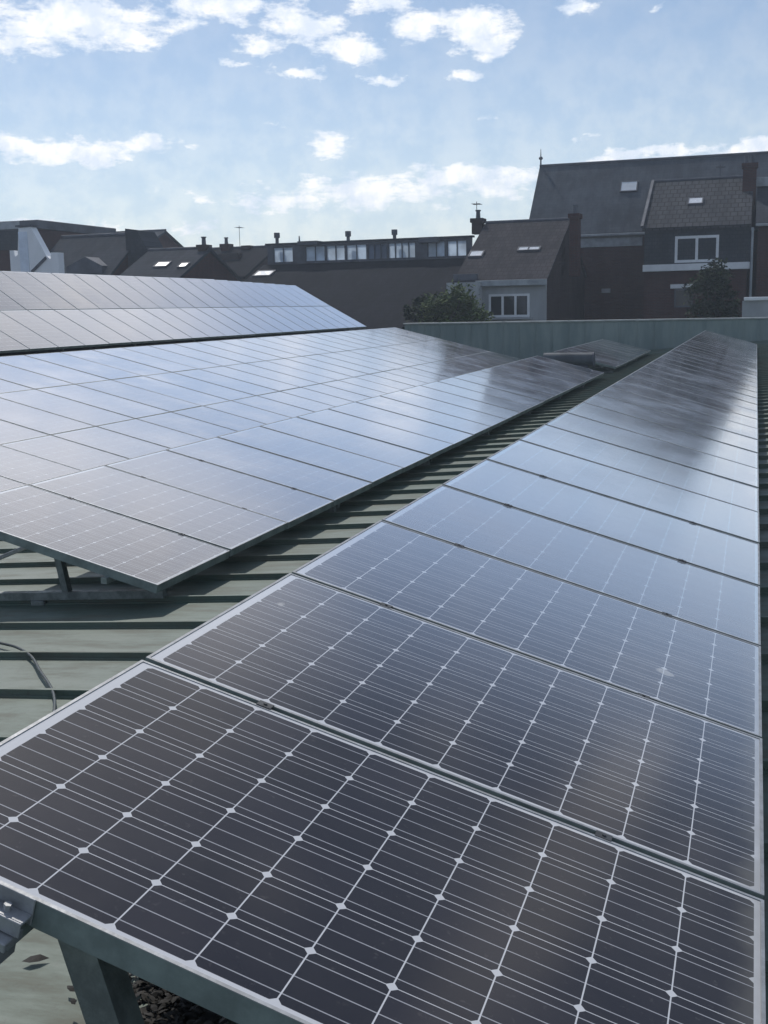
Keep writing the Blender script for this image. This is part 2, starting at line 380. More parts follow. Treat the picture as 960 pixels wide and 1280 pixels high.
for i, yy in enumerate(seams[:90]):
    s = MB()
    s.prism([(0, 0)], 0, 0) if False else None
    a = (X0 + .02, yy, roofz(X0) + .016); b = (X1 - .02, yy, roofz(X1) + .016)
    s.bar(a, b, .012, .034)
    s.bar((a[0], yy + .004, a[2] + .018), (b[0], yy + .004, b[2] + .018), .024, .008)
    s.bar((a[0], yy, a[2] - .012), (b[0], yy, b[2] - .012), .05, .01)
    s.build('standing_seam', MT['roof'], roof)
wl = MB(); wl.box(X0 + .1, X1 - .1, -3.9, YP, 0.0, roofz(X0) - .31); wl.build('wall', MT['brick_b'], hall)
# far parapet in green sheet with standing seams and a pale coping; a folded upstand at its foot
PT = H - .60
p = MB(); p.box(-12.55, 16, YP, YP + .35, 7.0, PT - .02); par = p.build('parapet', MT['clad'], hall)
s = MB()
x = -12.4
while x < 15.9:
    s.box(x, x + .03, YP - .03, YP, roofz(-13) + .02, PT - .03); x += .60
s.build('cladding_seams', MT['clad'], par)
c = MB(); c.box(-12.6, 16, YP - .06, YP + .41, PT - .02, PT + .035, bev=.01); x = -11.2
while x < 15.5:
    c.box(x, x + .09, YP - .066, YP + .416, PT - .026, PT + .041); x += 2.4
c.build('coping', MT['coping'], par)
u = MB(); u.add([(X0, YP - .5, roofz(X0) + .03), (X1, YP - .5, roofz(X1) + .03), (X1, YP - .035, roofz(X1) + .15), (X0, YP - .035, roofz(X0) + .15)], [(0, 1, 2, 3)])
u.build('upstand_flashing', MT['roof'], roof)

# ------------------------------------------------------------------ solar panels
def frame_mesh():
    f = MB(); t, l, h = .0018, .008, .055
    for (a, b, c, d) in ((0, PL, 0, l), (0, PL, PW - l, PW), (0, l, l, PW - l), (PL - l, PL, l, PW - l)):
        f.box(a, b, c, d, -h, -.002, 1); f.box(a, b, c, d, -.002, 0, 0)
    return f
def lam_mesh():
    q = MB(); q.box(.0085, PL - .0085, .0085, PW - .0085, -.0085, -.0022, 1)
    q.mi[1] = 0; return q
proto = thing('solar_panel', '', 'solar panel')
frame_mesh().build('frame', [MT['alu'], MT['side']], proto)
lam_mesh().build('glazed_cells', [MT['cell'], MT['back']], proto)
used = [False]
def panel(x, y, z, tilt, label, group, jit=.25):
    if not used[0]: o = proto; used[0] = True
    else:
        o = proto.copy(); COL.objects.link(o)
        for ch in proto.children:
            c = ch.copy(); COL.objects.link(c); c.parent = o
    o.location = (x, y, z)
    o.rotation_euler = (R(random.uniform(-jit, jit)) * .8, tilt + R(random.uniform(-jit, jit)), 0)
    o['label'] = label; o['group'] = group
    return o
ORD = ('first second third fourth fifth sixth seventh eighth ninth tenth eleventh twelfth thirteenth fourteenth fifteenth sixteenth seventeenth '
       'eighteenth nineteenth twentieth twenty-first twenty-second twenty-third twenty-fourth twenty-fifth twenty-sixth twenty-seventh twenty-eighth '
       'twenty-ninth thirtieth thirty-first thirty-second thirty-third thirty-fourth thirty-fifth thirty-sixth thirty-seventh thirty-eighth thirty-ninth fortieth').split()

def place(s, xh, zh, t): return xh + s * math.cos(t), zh - s * math.sin(t)
T1, T2, T3, T4 = R(15.9), R(14.4), R(14.2), R(28.9)

# row 1, the right-hand row
A1 = 1.523; N1 = 36
XH1, ZH1 = -1.5115, H - .9007
for i in range(N1):
    lab = ('nearest solar panel of the right-hand row, dark cells with white diamonds' if i == 0 else
           'farthest solar panel of the right-hand row, in front of the green parapet' if i == N1 - 1 else
           'solar panel of the right-hand row, %s from the near end' % ORD[i])
    panel(XH1, A1 + i * PITCH, ZH1, T1, lab, 'solar panels of the right-hand row', .12)
# row 2
XL2, ZL2 = -3.35, H - 1.60
XH2, ZH2 = XL2 - PL * math.cos(T2), ZL2 + PL * math.sin(T2)
N2 = 21
for i in range(N2):
    lab = ('solar panel at the near corner of the middle row, its underside and leg showing' if i == 0 else
           'solar panel of the middle row just before the grey vent' if i == N2 - 1 else
           'solar panel of the low middle row, %s from its near corner' % ORD[i])
    panel(XH2, 5.80 + i * PITCH, ZH2, T2, lab, 'solar panels of the low middle row', .14)
N2B = 10
for i in range(N2B):
    lab = ('solar panel nearest the camera in the short row beyond the grey vent' if i == 0 else
           'solar panel of the short row beyond the grey vent, %s from the vent' % ORD[i])
    panel(XH2, 29.3 + i * PITCH, ZH2, T2, lab, 'solar panels of the short row beyond the vent', .3)
# row 3, three panels tall, behind row 2
XL3, ZL3 = -6.55, H - 1.84
Y3E = 36.0; N3 = 30
for k, strip in enumerate(('lowest', 'middle', 'top')):
    s = 1.655 * (k + 1) - .015
    x = XL3 - s * math.cos(T3); z = ZL3 + s * math.sin(T3)
    for i in range(N3 - k * 1):
        lab = 'solar panel in the %s strip of the broad left array, %s from its far end' % (strip, ORD[i])
        panel(x, Y3E - (i + 1) * PITCH, z, T3, lab, 'solar panels of the broad three-strip array', .10)
# row 4, steeper, far left
XL4, ZL4 = -14.05, H - .665
Y4E = 41.0; N4 = 26
x = XL4 - 1.64 * math.cos(T4); z = ZL4 + 1.64 * math.sin(T4)
for i in range(N4):
    panel(x, Y4E - (i + 1) * PITCH, z, T4, 'solar panel in the lower strip of the steep far-left array, %s from its right end' % ORD[i], 'solar panels of the steep far-left array', .10)
    t4 = T4 + R(5) * min(1, (i + 1) / 8)
    x5 = x - .02 * math.cos(T4) - 1.64 * math.cos(t4); z5 = z + .02 * math.sin(T4) + 1.64 * math.sin(t4)
    panel(x5, Y4E - (i + 1) * PITCH, z5, t4, 'solar panel in the upper strip of the steep far-left array, %s from its right end' % ORD[i], 'solar panels of the steep far-left array', .10)

# ------------------------------------------------------------------ racks that carry the panels
def rack(label, xh, zh, t, length, y0, y1, first=.35, clamps=0, floor=roofz, step=3.03, slant=0.0):
    """rails along the row, rafters down the slope, tall rear legs and short front legs on feet"""
    o = thing('mounting_rack', label, 'rack', (0, 0, 0), 'aluminium racks under the solar panels')
    ct, st = math.cos(t), math.sin(t); nrm = Vector((st, 0, ct))
    def q(s, y, d): v = Vector((xh + s * ct, y, zh - s * st)) - nrm * d; return v
    ss = []
    nst = max(1, round(length / 1.64))
    for k in range(nst): ss += [k * 1.655 + .33, k * 1.655 + 1.30]
    for s_ in ss:
        m = MB(); m.bar(q(s_, y0 - .035, .077), q(s_, y1 + .035, .077), .04, .038, (1, 0, 0)); m.build('rail', MT['alu_dull'], o)
    y = y0 + first
    while y < y1:
        m = MB(); m.bar(q(.05, y, .118), q(length - .05, y, .118), .05, .036); m.build('rafter', MT['steel'], o)
        lo = q(length - .06, y, .142); fx = lo.x; f = floor(fx)
        if f < 90:
            ck = lo.z - f - .02; hx = q(.12, y, .1)
            m = MB(); m.bar((fx, y - .055, lo.z), (hx.x - .05, y - .055, floor(hx.x - .05) + .02 + ck), .06, .05); m.build('base_rail', MT['steel'], o)
            for s_ in ((.16, .78) if nst == 1 else (.16, length / 2)):
                tp = q(s_, y, .10); m = MB(); m.bar(tp + Vector((0, -.05, 0)), (tp.x + .06, y - .05, floor(tp.x) + ck), .05, .045); m.build('leg', MT['steel'], o)
            for xx in ((fx * .35 + hx.x * .65), hx.x + .1):
                m = MB(); m.box(xx - .05, xx + .05, y - .10, y - .01, floor(xx) - .012, floor(xx) + max(.03, ck - .01), bev=.004); m.build('foot', MT['steel'], o)
        y += step
    for i in range(clamps):
        yy = y0 + (i + 1) * PITCH - (PITCH - PW) / 2
        for s_ in (.36, 1.26):
            m = MB(); v = q(s_, yy, 0)
            mt = Matrix.Translation(v) @ Matrix.Rotation(t, 4, 'Y')
            m.box(-.020, .020, -.0095, .0095, -.03, .0008, 0, mt); m.box(-.020, .020, -.0135, .0135, .0006, .0026, 0, mt); m.tube([mt @ Vector((0, 0, .002)), mt @ Vector((0, 0, .006))], .005, 6)
            m.build('clamp', MT['darkst'], o)
    return o
ra1 = rack('aluminium rack under the right-hand row, tall dark leg at its near end', XH1, ZH1, T1, PL, A1, A1 + N1 * PITCH, 2.6, 5)
ra2 = rack('aluminium rack under the low middle row, open at the near corner', XH2, ZH2, T2, PL, 5.80, 5.80 + N2 * PITCH, .30, 3)
rack('aluminium rack under the short row beyond the grey vent', XH2, ZH2, T2, PL, 29.3, 29.3 + N2B * PITCH, .3)
XH3, ZH3 = XL3 - 4.95 * math.cos(T3), ZL3 + 4.95 * math.sin(T3)
rack('aluminium rack under the broad three-strip array', XH3, ZH3, T3, 4.95, Y3E - N3 * PITCH, Y3E, .3)
# the higher roof under the steep array
an = thing('annex_building', 'dark pitched annex roof under the steep far-left solar array', 'building')
XR4, ZR4 = XL4 - 3.6 * math.cos(T4), ZL4 + 3.2 * math.sin(T4)
m = MB(); m.prism([(XL4 - .1, ZL4 - .55), (XL4 - .1, 0), (XR4 - 5, 0), (XR4 - 5, ZL4 - .5), (XR4, ZR4 - .25)], 8, Y4E - .15); m.build('wall', MT['brick_b'], an)
m = MB(); m.prism([(XL4 + .0, ZL4 - .50), (XL4 + .0, ZL4 - .38), (XR4, ZR4 - .30), (XR4, ZR4 - .42)], 7.8, Y4E - .05); m.build('roof', MT['slate'], an)
rack('aluminium rack under the steep far-left array', XL4 - 3.3 * math.cos(T4), ZL4 + 3.3 * math.sin(T4), T4, 3.3, Y4E - N4 * PITCH, Y4E, .3, floor=lambda x: 99)

m = MB(); xa_, za_ = P(-60, 722, 6.5); xb_, zb_ = P(37, 682, 6.35); m.bar((xa_, 6.5, za_), (xb_, 6.35, zb_), .03, .03, bev=.004); m.build('brace', MT['alu'], ra2)
# end bracket and rail stub at the near corner of row 1
ct, st = math.cos(T1), math.sin(T1)
def loc1(s, y, d): return Vector((XH1 + s * ct, y, ZH1 - s * st)) - Vector((st, 0, ct)) * d
mt = Matrix.Translation(loc1(.325, A1, 0)) @ Matrix.Rotation(T1, 4, 'Y') @ Matrix.Scale(1.05, 4)
m = MB()
m.box(-.045, .045, -.006, -.002, -.045, .004, 0, mt, .001)
m.box(-.045, .045, -.034, -.006, -.030, -.024, 0, mt, .001)
m.box(-.045, .045, -.038, -.034, -.052, -.024, 0, mt, .001)
m.tube([mt @ Vector((0.005, -.02, -.026)), mt @ Vector((0.005, -.02, -.012))], .0075, 6)
m.box(-.036, -.006, -.060, -.008, -.072, -.054, 0, mt, .002); m.box(.006, .036, -.060, -.008, -.072, -.054, 0, mt, .002)
m.box(-.036, -.030, -.060, -.008, -.105, -.072, 0, mt); m.box(.020, .026, -.060, -.008, -.105, -.072, 0, mt)
b_ = m.build('end_clamp', MT['alu'], ra1)
m = MB(); a = loc1(.42, A1 + .05, .055); fz = roofz(a.x + .3)
m.bar(a, (a.x + .17, a.y - .03, fz + .02), .012, .070, (0, 1, 0)); m.bar(a + Vector((.030, .03, 0)), (a.x + .20, a.y + .0, fz + .02), .06, .010, (0, 1, 0))
m.build('leg', MT['steel'], ra1)

# loose cable, dead leaves, vent
def rp(px, py, up=0.0):
    r = ray(px, py); k = (RC - H) / (r.z - RS * r.x); return Vector((r.x * k, r.y * k, r.z * k + H + up))
pts = [rp(px, py, .03) for px, py in ((-40, 800), (0, 810), (22, 816), (40, 828), (50, 845), (60, 860), (67, 874), (69, 890), (66, 915))]
def smoothpts(p, n=6):
    out = []
    for i in range(len(p) - 1):
        a = p[max(i - 1, 0)]; b = p[i]; c = p[i + 1]; d = p[min(i + 2, len(p) - 1)]
        for k in range(n):
            t = k / n; out.append(.5 * ((2 * b) + (c - a) * t + (2 * a - 5 * b + 4 * c - d) * t * t + (3 * b - a - 3 * c + d) * t ** 3))
    return out + [p[-1]]
m = MB(); m.tube(smoothpts(pts), .008, 8); tag(m.build('cable', MT['cable'], smooth=True), 'dark loose cable curving over the green roof towards the near panel', 'cable')
def leaf(m, c, size, rot, tilt):
    L = [(-1, 0, 0), (-.4, -.42, .12), (.3, -.38, .1), (1, 0, 0), (.3, .4, .15), (-.4, .42, .05)]
    mtx = Matrix.Translation(c) @ Matrix.Rotation(rot, 4, 'Z') @ Matrix.Rotation(tilt, 4, 'X') @ Matrix.Scale(size, 4)
    m.add([mtx @ Vector(q) for q in L], [(0, 1, 5), (1, 2, 4, 5), (2, 3, 4)])
m = MB(); leaf(m, rp(45, 1205, .012), .035, .5, .1); tag(m.build('dead_leaf', MT['dead']), 'single dark dead leaf on the roof below the end clamp', 'leaf')
m = MB()
for i in range(2400):
    px = random.gauss(225, 38); py = random.uniform(1185, 1350); c = rp(px, py, random.uniform(.006, .07)); leaf(m, c, random.uniform(.007, .019), random.uniform(0, 6.3), random.uniform(-.9, .9))
o = m.build('leaf_litter', MT['dead']); o['kind'] = 'stuff'; o['label'] = 'dark dead leaves gathered on the roof under the nearest panel'; o['category'] = 'leaf litter'
vy = 28.0
vx0, vz = P(680, 441, vy); vx1, _ = P(742, 441, vy)
vt = thing('roof_vent', 'grey round-topped roof vent between the two lengths of the middle row', 'vent', ((vx0 + vx1) / 2, vy, roofz(vx0)))
hw = (vx1 - vx0) / 2; top = vz - roofz(vx0)
m = MB(); m.tube([(-hw, 0, top - .17), (hw, 0, top - .17)], .17, 24); m.build('drum', MT['ventm'], vt, smooth=False)
m = MB(); m.box(-hw + .08, hw - .12, -.13, .13, 0, top - .30); m.build('curb', MT['lead'], vt)
m = MB(); m.tube([(hw - .02, 0, top - .17), (hw + .02, 0, top - .17)], .185, 24); m.build('end_cap', MT['lead'], vt)

# ------------------------------------------------------------------ houses beyond the parapet
def slope_hit(px, py, y0, z0, y1, z1):
    r = ray(px, py); k = (z1 - z0) / (y1 - y0)
    t = (z0 - H - k * y0) / (r.z - k * r.y); return Vector((r.x * t, r.y * t, r.z * t + H))
def house(name, label, cat, xl, xr, ye, ze, yr, zr, yb, wallm, roofm, over=.25, trim=None, wall=True):
    """gabled house, ridge along X; eave front at ye/ze, ridge at yr/zr, back eave at yb"""
    o = thing(name, label, cat, ((xl + xr) / 2, yr, 0)); ox, oy = (xl + xr) / 2, yr
    zb = zr - (zr - ze) * (yb - yr) / (yr - ye)
    k = (zr - ze) / (yr - ye); dz = -.16
    m = MB(); y0 = ye + over
    prof = [(y0, 0), (yb - over, 0), (yb - over, zb + over * k + dz), (yr, zr + dz - .02), (y0, ze + over * k + dz)]
    n = len(prof); a = xl + .12; b = xr - .12
    m.add([(a - ox, p[0] - oy, p[1]) for p in prof] + [(b - ox, p[0] - oy, p[1]) for p in prof],
          [tuple(range(n)), tuple(range(2 * n - 1, n - 1, -1))] + [(i, i + n, (i + 1) % n + n, (i + 1) % n) for i in range(n)])
    m.build('wall', wallm, o)
    m = MB(); th = .14
    for (ya, za, yb_, zb_) in ((ye, ze, yr, zr), (yb, zb, yr, zr)):
        vs = [(xl - ox, ya - oy, za), (xr - ox, ya - oy, za), (xr - ox, yb_ - oy, zb_), (xl - ox, yb_ - oy, zb_)]
        vs += [(v[0], v[1], v[2] - th) for v in vs]
        m.add(vs, [(0, 1, 2, 3), (7, 6, 5, 4), (0, 4, 5, 1), (1, 5, 6, 2), (3, 2, 6, 7), (0, 3, 7, 4)])
    rf = m.build('roof', roofm, o)
    m = MB(); m.tube([(xl - ox, 0, zr + .01), (xr - ox, 0, zr + .01)], .09, 8); m.build('ridge_cap', MT['lead'], rf)
    if trim is not None:
        m = MB(); m.box(xl - ox, xr - ox, ye - oy - .14, ye - oy - .005, ze - .17, ze - .04, bev=.02); m.build('gutter', trim, rf)
    o['_k'] = 0; del o['_k']
    return o, rf, (ox, oy), (ye, ze, yr, zr)
def skylight(rf, off, sl, px0, px1, py0, py1, mat=None):
    a = slope_hit(px0, py1, *sl); b = slope_hit(px1, py1, *sl); c = slope_hit(px0, py0, *sl)
    wd = b.x - a.x; ln = math.hypot(c.y - a.y, c.z - a.z); ang = math.atan2(sl[3] - sl[1], sl[2] - sl[0])
    mt = Matrix.Translation(Vector((a.x - off[0], a.y - off[1], a.z))) @ Matrix.Rotation(ang, 4, 'X')
    m = MB(); f = .06
    for q in ((-f, wd + f, -f, 0), (-f, wd + f, ln, ln + f), (-f, 0, 0, ln), (wd, wd + f, 0, ln)): m.box(*q, -.02, .09, 0, mt)
    s = m.build('skylight', MT['lead'], rf)
    m = MB(); m.box(0.001, wd - .001, 0.001, ln - .001, 0, .07, 0, mt); m.build('pane', mat or MT['pane_glint'], s)
def window(par, off, Y, px0, px1, py0, py1, lights=2, fm=None, gm=None, sill=True, fw=.09):
    x0, z1 = P(px0, (py0), Y); x1, z0 = P(px1, py1, Y); x0 -= off[0]; x1 -= off[0]; y = Y - off[1]
    fm = fm or MT['white']; m = MB(); d0, d1 = y - .05, y + .10
    m.box(x0, x1, d0, d1, z1 - fw, z1); m.box(x0, x1, d0, d1, z0, z0 + fw)
    xs = [x0 + (x1 - x0 - fw) * i / lights for i in range(lights + 1)]
    for q in xs: m.box(q, q + fw, d0, d1, z0 + fw, z1 - fw)
    wd = m.build('window', fm, par)
    m = MB(); m.box(x0 + fw, x1 - fw, y - .005, y + .04, z0 + fw, z1 - fw); m.build('pane', gm or MT['glass'], wd)
    if sill:
        m = MB(); m.box(x0 - .1, x1 + .1, y - .16, y + .0, z0 - .09, z0 - .004); m.build('sill', MT['render'], wd)
    return wd
def chimney(par, off, Y, px0, px1, py0, py1, mat, depth=.7, pots=1, bulge=True):
    x0, z1 = P(px0, py0, Y); x1, z0 = P(px1, py1, Y); x0 -= off[0]; x1 -= off[0]; y = Y - off[1]
    m = MB(); m.box(x0, x1, y, y + depth, z0, z1 - .2)
    if bulge: m.box(x0 - .07, x1 + .07, y - .07, y + depth + .07, z1 - .2, z1)
    else: m.box(x0 + .003, x1 - .003, y + .003, y + depth - .003, z1 - .2, z1)
    c = m.build('chimney', mat, par)
    for i in range(pots):
        cx = x0 + (x1 - x0) * (i + .5) / pots
        m = MB(); m.tube([(cx, y + depth / 2, z1), (cx, y + depth / 2, z1 + .35), (cx, y + depth / 2, z1 + .36), (cx, y + depth / 2, z1 + .42)], [.12, .10, .14, .14], 12); m.build('chimney_pot', MT['lead'], c)
    return c
def wbox(par, off, Y, px0, px1, py0, py1, name, mat, d=.15, back=.0):
    x0, z1 = P(px0, py0, Y); x1, z0 = P(px1, py1, Y)
    m = MB(); m.box(x0 - off[0], x1 - off[0], Y - off[1] - d, Y - off[1] + back, z0, z1, bev=.01); return m.build(name, mat, par)

# big slate-roofed brick block, right
ze = Z(760, 291, 62); zr = Z(760, 203, 66.2)
o, rf, off, sl = house('brick_house', 'large brick house with a tall grey slate roof and roof finial', 'house', X(657, 292, 62), 1.62, 62, ze, 66.2, zr, 72, MT['brick'], MT['slate_g'], trim=MT['zinc'])
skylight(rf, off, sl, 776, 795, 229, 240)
f = MB(); fx, fz = P(676, 208, 66.2); f.tube([(fx - off[0], 0, zr), (fx - off[0], 0, zr + .35), (fx - off[0], 0, zr + .4), (fx - off[0], 0, zr + .48), (fx - off[0], 0, zr + .55), (fx - off[0], 0, zr + .95)], [.05, .04, .12, .12, .03, .015], 8); f.build('finial', MT['lead'], rf)
wbox(o, off, 62.25, 720, 803, 299, 307, 'string_course', MT['zinc'], .10, .05)
wbox(o, off, 62.25, 720, 803, 293, 299, 'frieze', MT['render'], .03, .05)
wbox(o, off, 62.25, 752, 763, 361, 366, 'lintel', MT['render'], .05, .05)

# slate-hung house on the right
zr = Z(880, 224, 63.0)
o, rf, off, sl = house('slate_hung_house', 'dark slate-hung house with a white-framed window under grey tiles', 'house', X(803, 284, 57.5), X(939, 283, 57.5), 57.5, Z(870, 282.5, 57.5), 63.0, zr, 68, MT['brick'], MT['tile_g'])
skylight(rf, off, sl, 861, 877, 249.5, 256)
yv = 57.75
wbox(o, off, yv, 806, 937, 284.5, 331, 'slate_cladding', MT['hung'], .06, .02)
wbox(o, off, yv, 804, 937, 331.5, 336, 'ledge', MT['white'], .28, .02)
window(o, off, yv - .04, 844, 898, 295.5, 327, 2, sill=False, fw=.13, gm=MT['curtain'])
wbox(o, off, yv, 838, 868, 355.5, 360, 'lintel', MT['white'], .05, .05)
window(o, off, yv, 843, 866, 361, 384, 1, MT['lead'], sill=False)
v0 = P(804, 284, 57.5); m = MB(); m.bar((v0[0] - off[0] - .05, 57.4 - off[1], sl[1] + .05), (v0[0] - off[0] - .05, 0, zr + .05), .14, .12, (1, 0, 0)); m.build('verge_trim', MT['lead'], rf)
chimney(o, off, 61.2, 929, 944, 204, 262, MT['brick'], .8, 2)
px = P(941, 284, 57.3); m = MB(); m.tube([(px[0] - off[0], 57.3 - off[1], 0), (px[0] - off[0], 57.3 - off[1], px[1])], .06, 8); m.build('downpipe', MT['zinc'], o)

# end of the terrace at the right edge
o, rf, off, sl = house('brick_terrace_house', 'plain brick terrace house at the right edge beside the downpipe', 'house', X(944.5, 284, 57.5), 1.45, 57.5, Z(870, 281.5, 57.5), 62.2, Z(950, 233, 62.2), 68, MT['brick'], MT['slate'], trim=MT['zinc'])
wbox(rf, off, 62.0, 945.5, 972, 222, 232, 'ridge_flashing', MT['zinc'], .1, .1)

# white rendered house in the middle
yb = 50.0
o, rf, off, sl = house('rendered_house', 'pale rendered house with a three-light white window and brown tiled roof', 'house', X(566, 348, yb), X(684, 350, yb), yb, Z(640, 350, yb), 56.6, Z(660, 276.5, 56.6), 63, MT['brick_b'], MT['tile_b'], over=.3)
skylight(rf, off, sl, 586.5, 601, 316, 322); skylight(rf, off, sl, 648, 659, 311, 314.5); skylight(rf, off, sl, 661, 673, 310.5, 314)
wbox(o, off, yb + .3, 597, 683, 352, 440, 'rendered_front', MT['render'], .07, .02)
wbox(rf, off, yb, 595, 684, 351, 356, 'gutter', MT['zinc'], .14, -.01)
wbox(o, off, yb + .2, 567, 597, 343, 352, 'dormer_cheek', MT['lead'], .1, .12)
window(o, off, yb + .21, 611, 662, 368, 396, 3, fw=.10)
chimney(o, off, 56.2, 589.5, 602, 273, 292, MT['brick_b'], .7, 1)
chimney(o, off, 54.5, 712, 722, 267, 345, MT['brick'], .9, 1)
# lower extension roof left of it
m = MB(); xa, za = P(558, 345, 49.4); xb, zb = P(598, 343, 49.4); 
m.prism([(xa - off[0], 0), (xb - off[0], 0), (xb - off[0], Z(580, 353, 49.4)), (xa - off[0], Z(580, 353, 49.4))], 49.4 - off[1], 53 - off[1]); m.build('side_wing', MT['render'], o)

# long workshop with clerestory glazing
ws = 61.0
zt = Z(470, 301.5, ws); zb = Z(470, 326, ws)
xl, xr = X(337, 320, ws), X(590, 320, ws)
o = thing('workshop_building', 'long workshop with a strip of pale rooftop glazing above a brown roof', 'building', ((xl + xr) / 2, ws, 0)); off = ((xl + xr) / 2, ws)
ye = 49.5; zee = Z(470, 425, ye)
m = MB(); a, b = xl - off[0] - .4, xr - off[0]; prof = [(ye - ws, zee - .3), (ye - ws, zee), (0, zb - .02), (9, zb - .02), (9, zb - .4)]
m.add([(a, q[0], q[1]) for q in prof] + [(b, q[0], q[1]) for q in prof], [(0, 1, 2, 3, 4), (9, 8, 7, 6, 5)] + [(i, i + 5, (i + 1) % 5 + 5, (i + 1) % 5) for i in range(5)])
rf = m.build('roof', MT['roofb'], o)
m = MB(); m.box(a + .2, b - .2, ye - ws + .3, 8.8, 0, zee - .31); m.build('wall', MT['brick_b'], o)
m = MB(); m.box(a + .3, b, -.10, .16, zb - .015, zb + .06); m.box(a + .3, b, -.08, .14, zt - .10, zt); cl = m.build('clerestory', MT['lead'], o)
m = MB(); m.box(a + .2, b + .1, -.15, .25, zt + .001, zt + .10); m.build('coping', MT['slate'], cl)
groups = ((342, 367, 2, 'opal'), (382, 407, 2, 'opal'), (408, 432, 2, 'opal'), (433, 459, 2, 'opal'), (460, 484.5, 3, 'opal2'), (485.5, 520, 4, 'opal'), (534.5, 557, 2, 'opal'), (559, 584, 2, 'opal'))
last = a + .3
zw0, zw1 = zb + .07, zt - .11
for (u0, u1, pn, mt_) in groups:
    xa_ = X(u0, 315, ws) - off[0]; xb_ = X(u1, 315, ws) - off[0]
    m = MB(); m.box(last + .002, xa_ - .002, -.09, .13, zb + .062, zt - .102); m.build('pier', MT['lead'], cl); last = xb_
    m = MB(); fw = .045
    m.box(xa_, xb_, -.05, .09, zw1 - fw, zw1 + .005); m.box(xa_, xb_, -.05, .09, zw0 - .005, zw0 + fw)
    for i in range(pn + 1):
        xx = xa_ + (xb_ - xa_ - fw) * i / pn; m.box(xx, xx + fw, -.05, .09, zw0 + fw, zw1 - fw)
    wd = m.build('window', MT['lead'], cl)
    m = MB(); m.box(xa_ + fw, xb_ - fw, .01, .03, zw0 + fw, zw1 - fw); m.build('pane', MT[mt_], wd)
m = MB(); m.box(last + .002, b, -.09, .13, zb + .062, zt - .102); m.build('pier', MT['lead'], cl)
wbox(cl, off, ws, 374, 399, 302, 306, 'roof_box', MT['lead'], .3, 1.2); wbox(cl, off, ws, 525, 550, 297, 303, 'roof_box', MT['lead'], .3, 1.2)
for px, y0_, y1_ in ((346, 291, 308), (374, 295, 305), (435, 289, 303), (493, 287, 302)):
    x_, z1_ = P(px, y0_, ws + 1); z0_ = zb - .03; m = MB(); m.tube([(x_ - off[0], 1, z0_), (x_ - off[0], 1, z1_ - .3), (x_ - off[0], 1, z1_ - .29), (x_ - off[0], 1, z1_)], [.10, .10, .17, .17] if px != 374 else [.04, .04, .05, .03], 8); m.build('flue_or_shade_strip', MT['lead'], cl)
sl = (ye, zee, ws, zb - .02)
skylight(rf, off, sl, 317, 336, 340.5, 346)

# houses left of the workshop
o, rf, off, sl = house('brown_roofed_house', 'low brown-roofed house with brick chimneys left of the rooftop glazing', 'house', X(252, 309, 68), X(346, 309, 68), 63, Z(320, 345, 63), 68, Z(320, 309, 68), 73, MT['brick_b'], MT['roofb'])
chimney(o, off, 67.5, 276, 286, 305, 330, MT['brick'], .6, 1); chimney(o, off, 67.6, 303, 312, 307, 320, MT['brick'], .6, 0)
wbox(rf, off, 66.0, 256, 300, 318, 345, 'brick_gable', MT['brick_b'], .1, .5)
o, rf, off, sl = house('twin_skylight_house', 'grey slate house with two small skylights behind the solar panels', 'house', X(186, 311, 55), X(264, 311, 55), 50.5, Z(210, 356, 50.5), 55, Z(225, 311.5, 55), 59, MT['brick'], MT['slate'])
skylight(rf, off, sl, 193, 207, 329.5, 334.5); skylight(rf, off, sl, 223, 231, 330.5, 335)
chimney(o, off, 54.6, 247, 257, 306, 320, MT['brick_b'], .6, 1)
# dark house with parapet gable
o, rf, off, sl = house('dark_slate_house', 'dark slate roof ending in a raised parapet gable on its right', 'house', X(77, 296, 57), X(178, 296, 57), 53, Z(120, 350, 53), 57, Z(120, 294.5, 57), 61, MT['brick'], MT['slate'])
g0 = P(168, 287, 56.5); g1 = P(182, 289, 56.5); g2 = P(196, 314, 56.5)
m = MB(); m.prism([(g0[0] - off[0], 0), (g0[0] - off[0], g0[1]), (g1[0] - off[0], g1[1]), (g2[0] - off[0], g2[1]), (g2[0] - off[0], 0)], 55.5 - off[1], 57.5 - off[1]); m.build('parapet_gable', MT['slate'], o)
x0, z0 = P(112, 333, 54)
m = MB(); m.prism([(x0 - off[0] - 1.2, z0 - 1.0), (x0 - off[0] - 1.2, z0), (x0 - off[0], z0 + .5), (x0 - off[0] + 1.0, z0), (x0 - off[0] + 1.0, z0 - 1.0)], 53.6 - off[1], 56 - off[1]); m.build('dormer', MT['lead'], rf)
# grey roof behind
o, rf, off, sl = house('grey_roofed_house', 'lighter grey roof rising behind the dark slate house', 'house', X(44, 330, 66), X(172, 330, 66), 66, Z(100, 318, 66), 70, Z(100, 293, 70), 76, MT['brick'], MT['slate_g'])
# far-left flat-roofed block
fy = 56.0
x0, z0 = P(-60, 273, fy); x1, z1 = P(48, 281, fy); zt = Z(24, 276, fy)
o = thing('flat_topped_block', 'red-brown block with a flat grey top at the left edge', 'building', ((x0 + x1) / 2, fy, 0)); off = ((x0 + x1) / 2, fy)
m = MB(); m.box(x0 - off[0], x1 - off[0], 0, 8, 0, zt - .5); m.build('wall', MT['brick'], o)
m = MB(); m.box(x0 - off[0] - .1, x1 - off[0] + .1, -.15, 8.1, zt - .5, zt, bev=.03); m.build('cornice', MT['lead'], o)
wbox(o, off, fy, -60, 26, 284, 312, 'slate_cladding', MT['hung'], .12, .02)
m = MB(); wbox(o, off, fy, -60, 27, 281, 286, 'window_band', MT['zinc'], .18, .02)
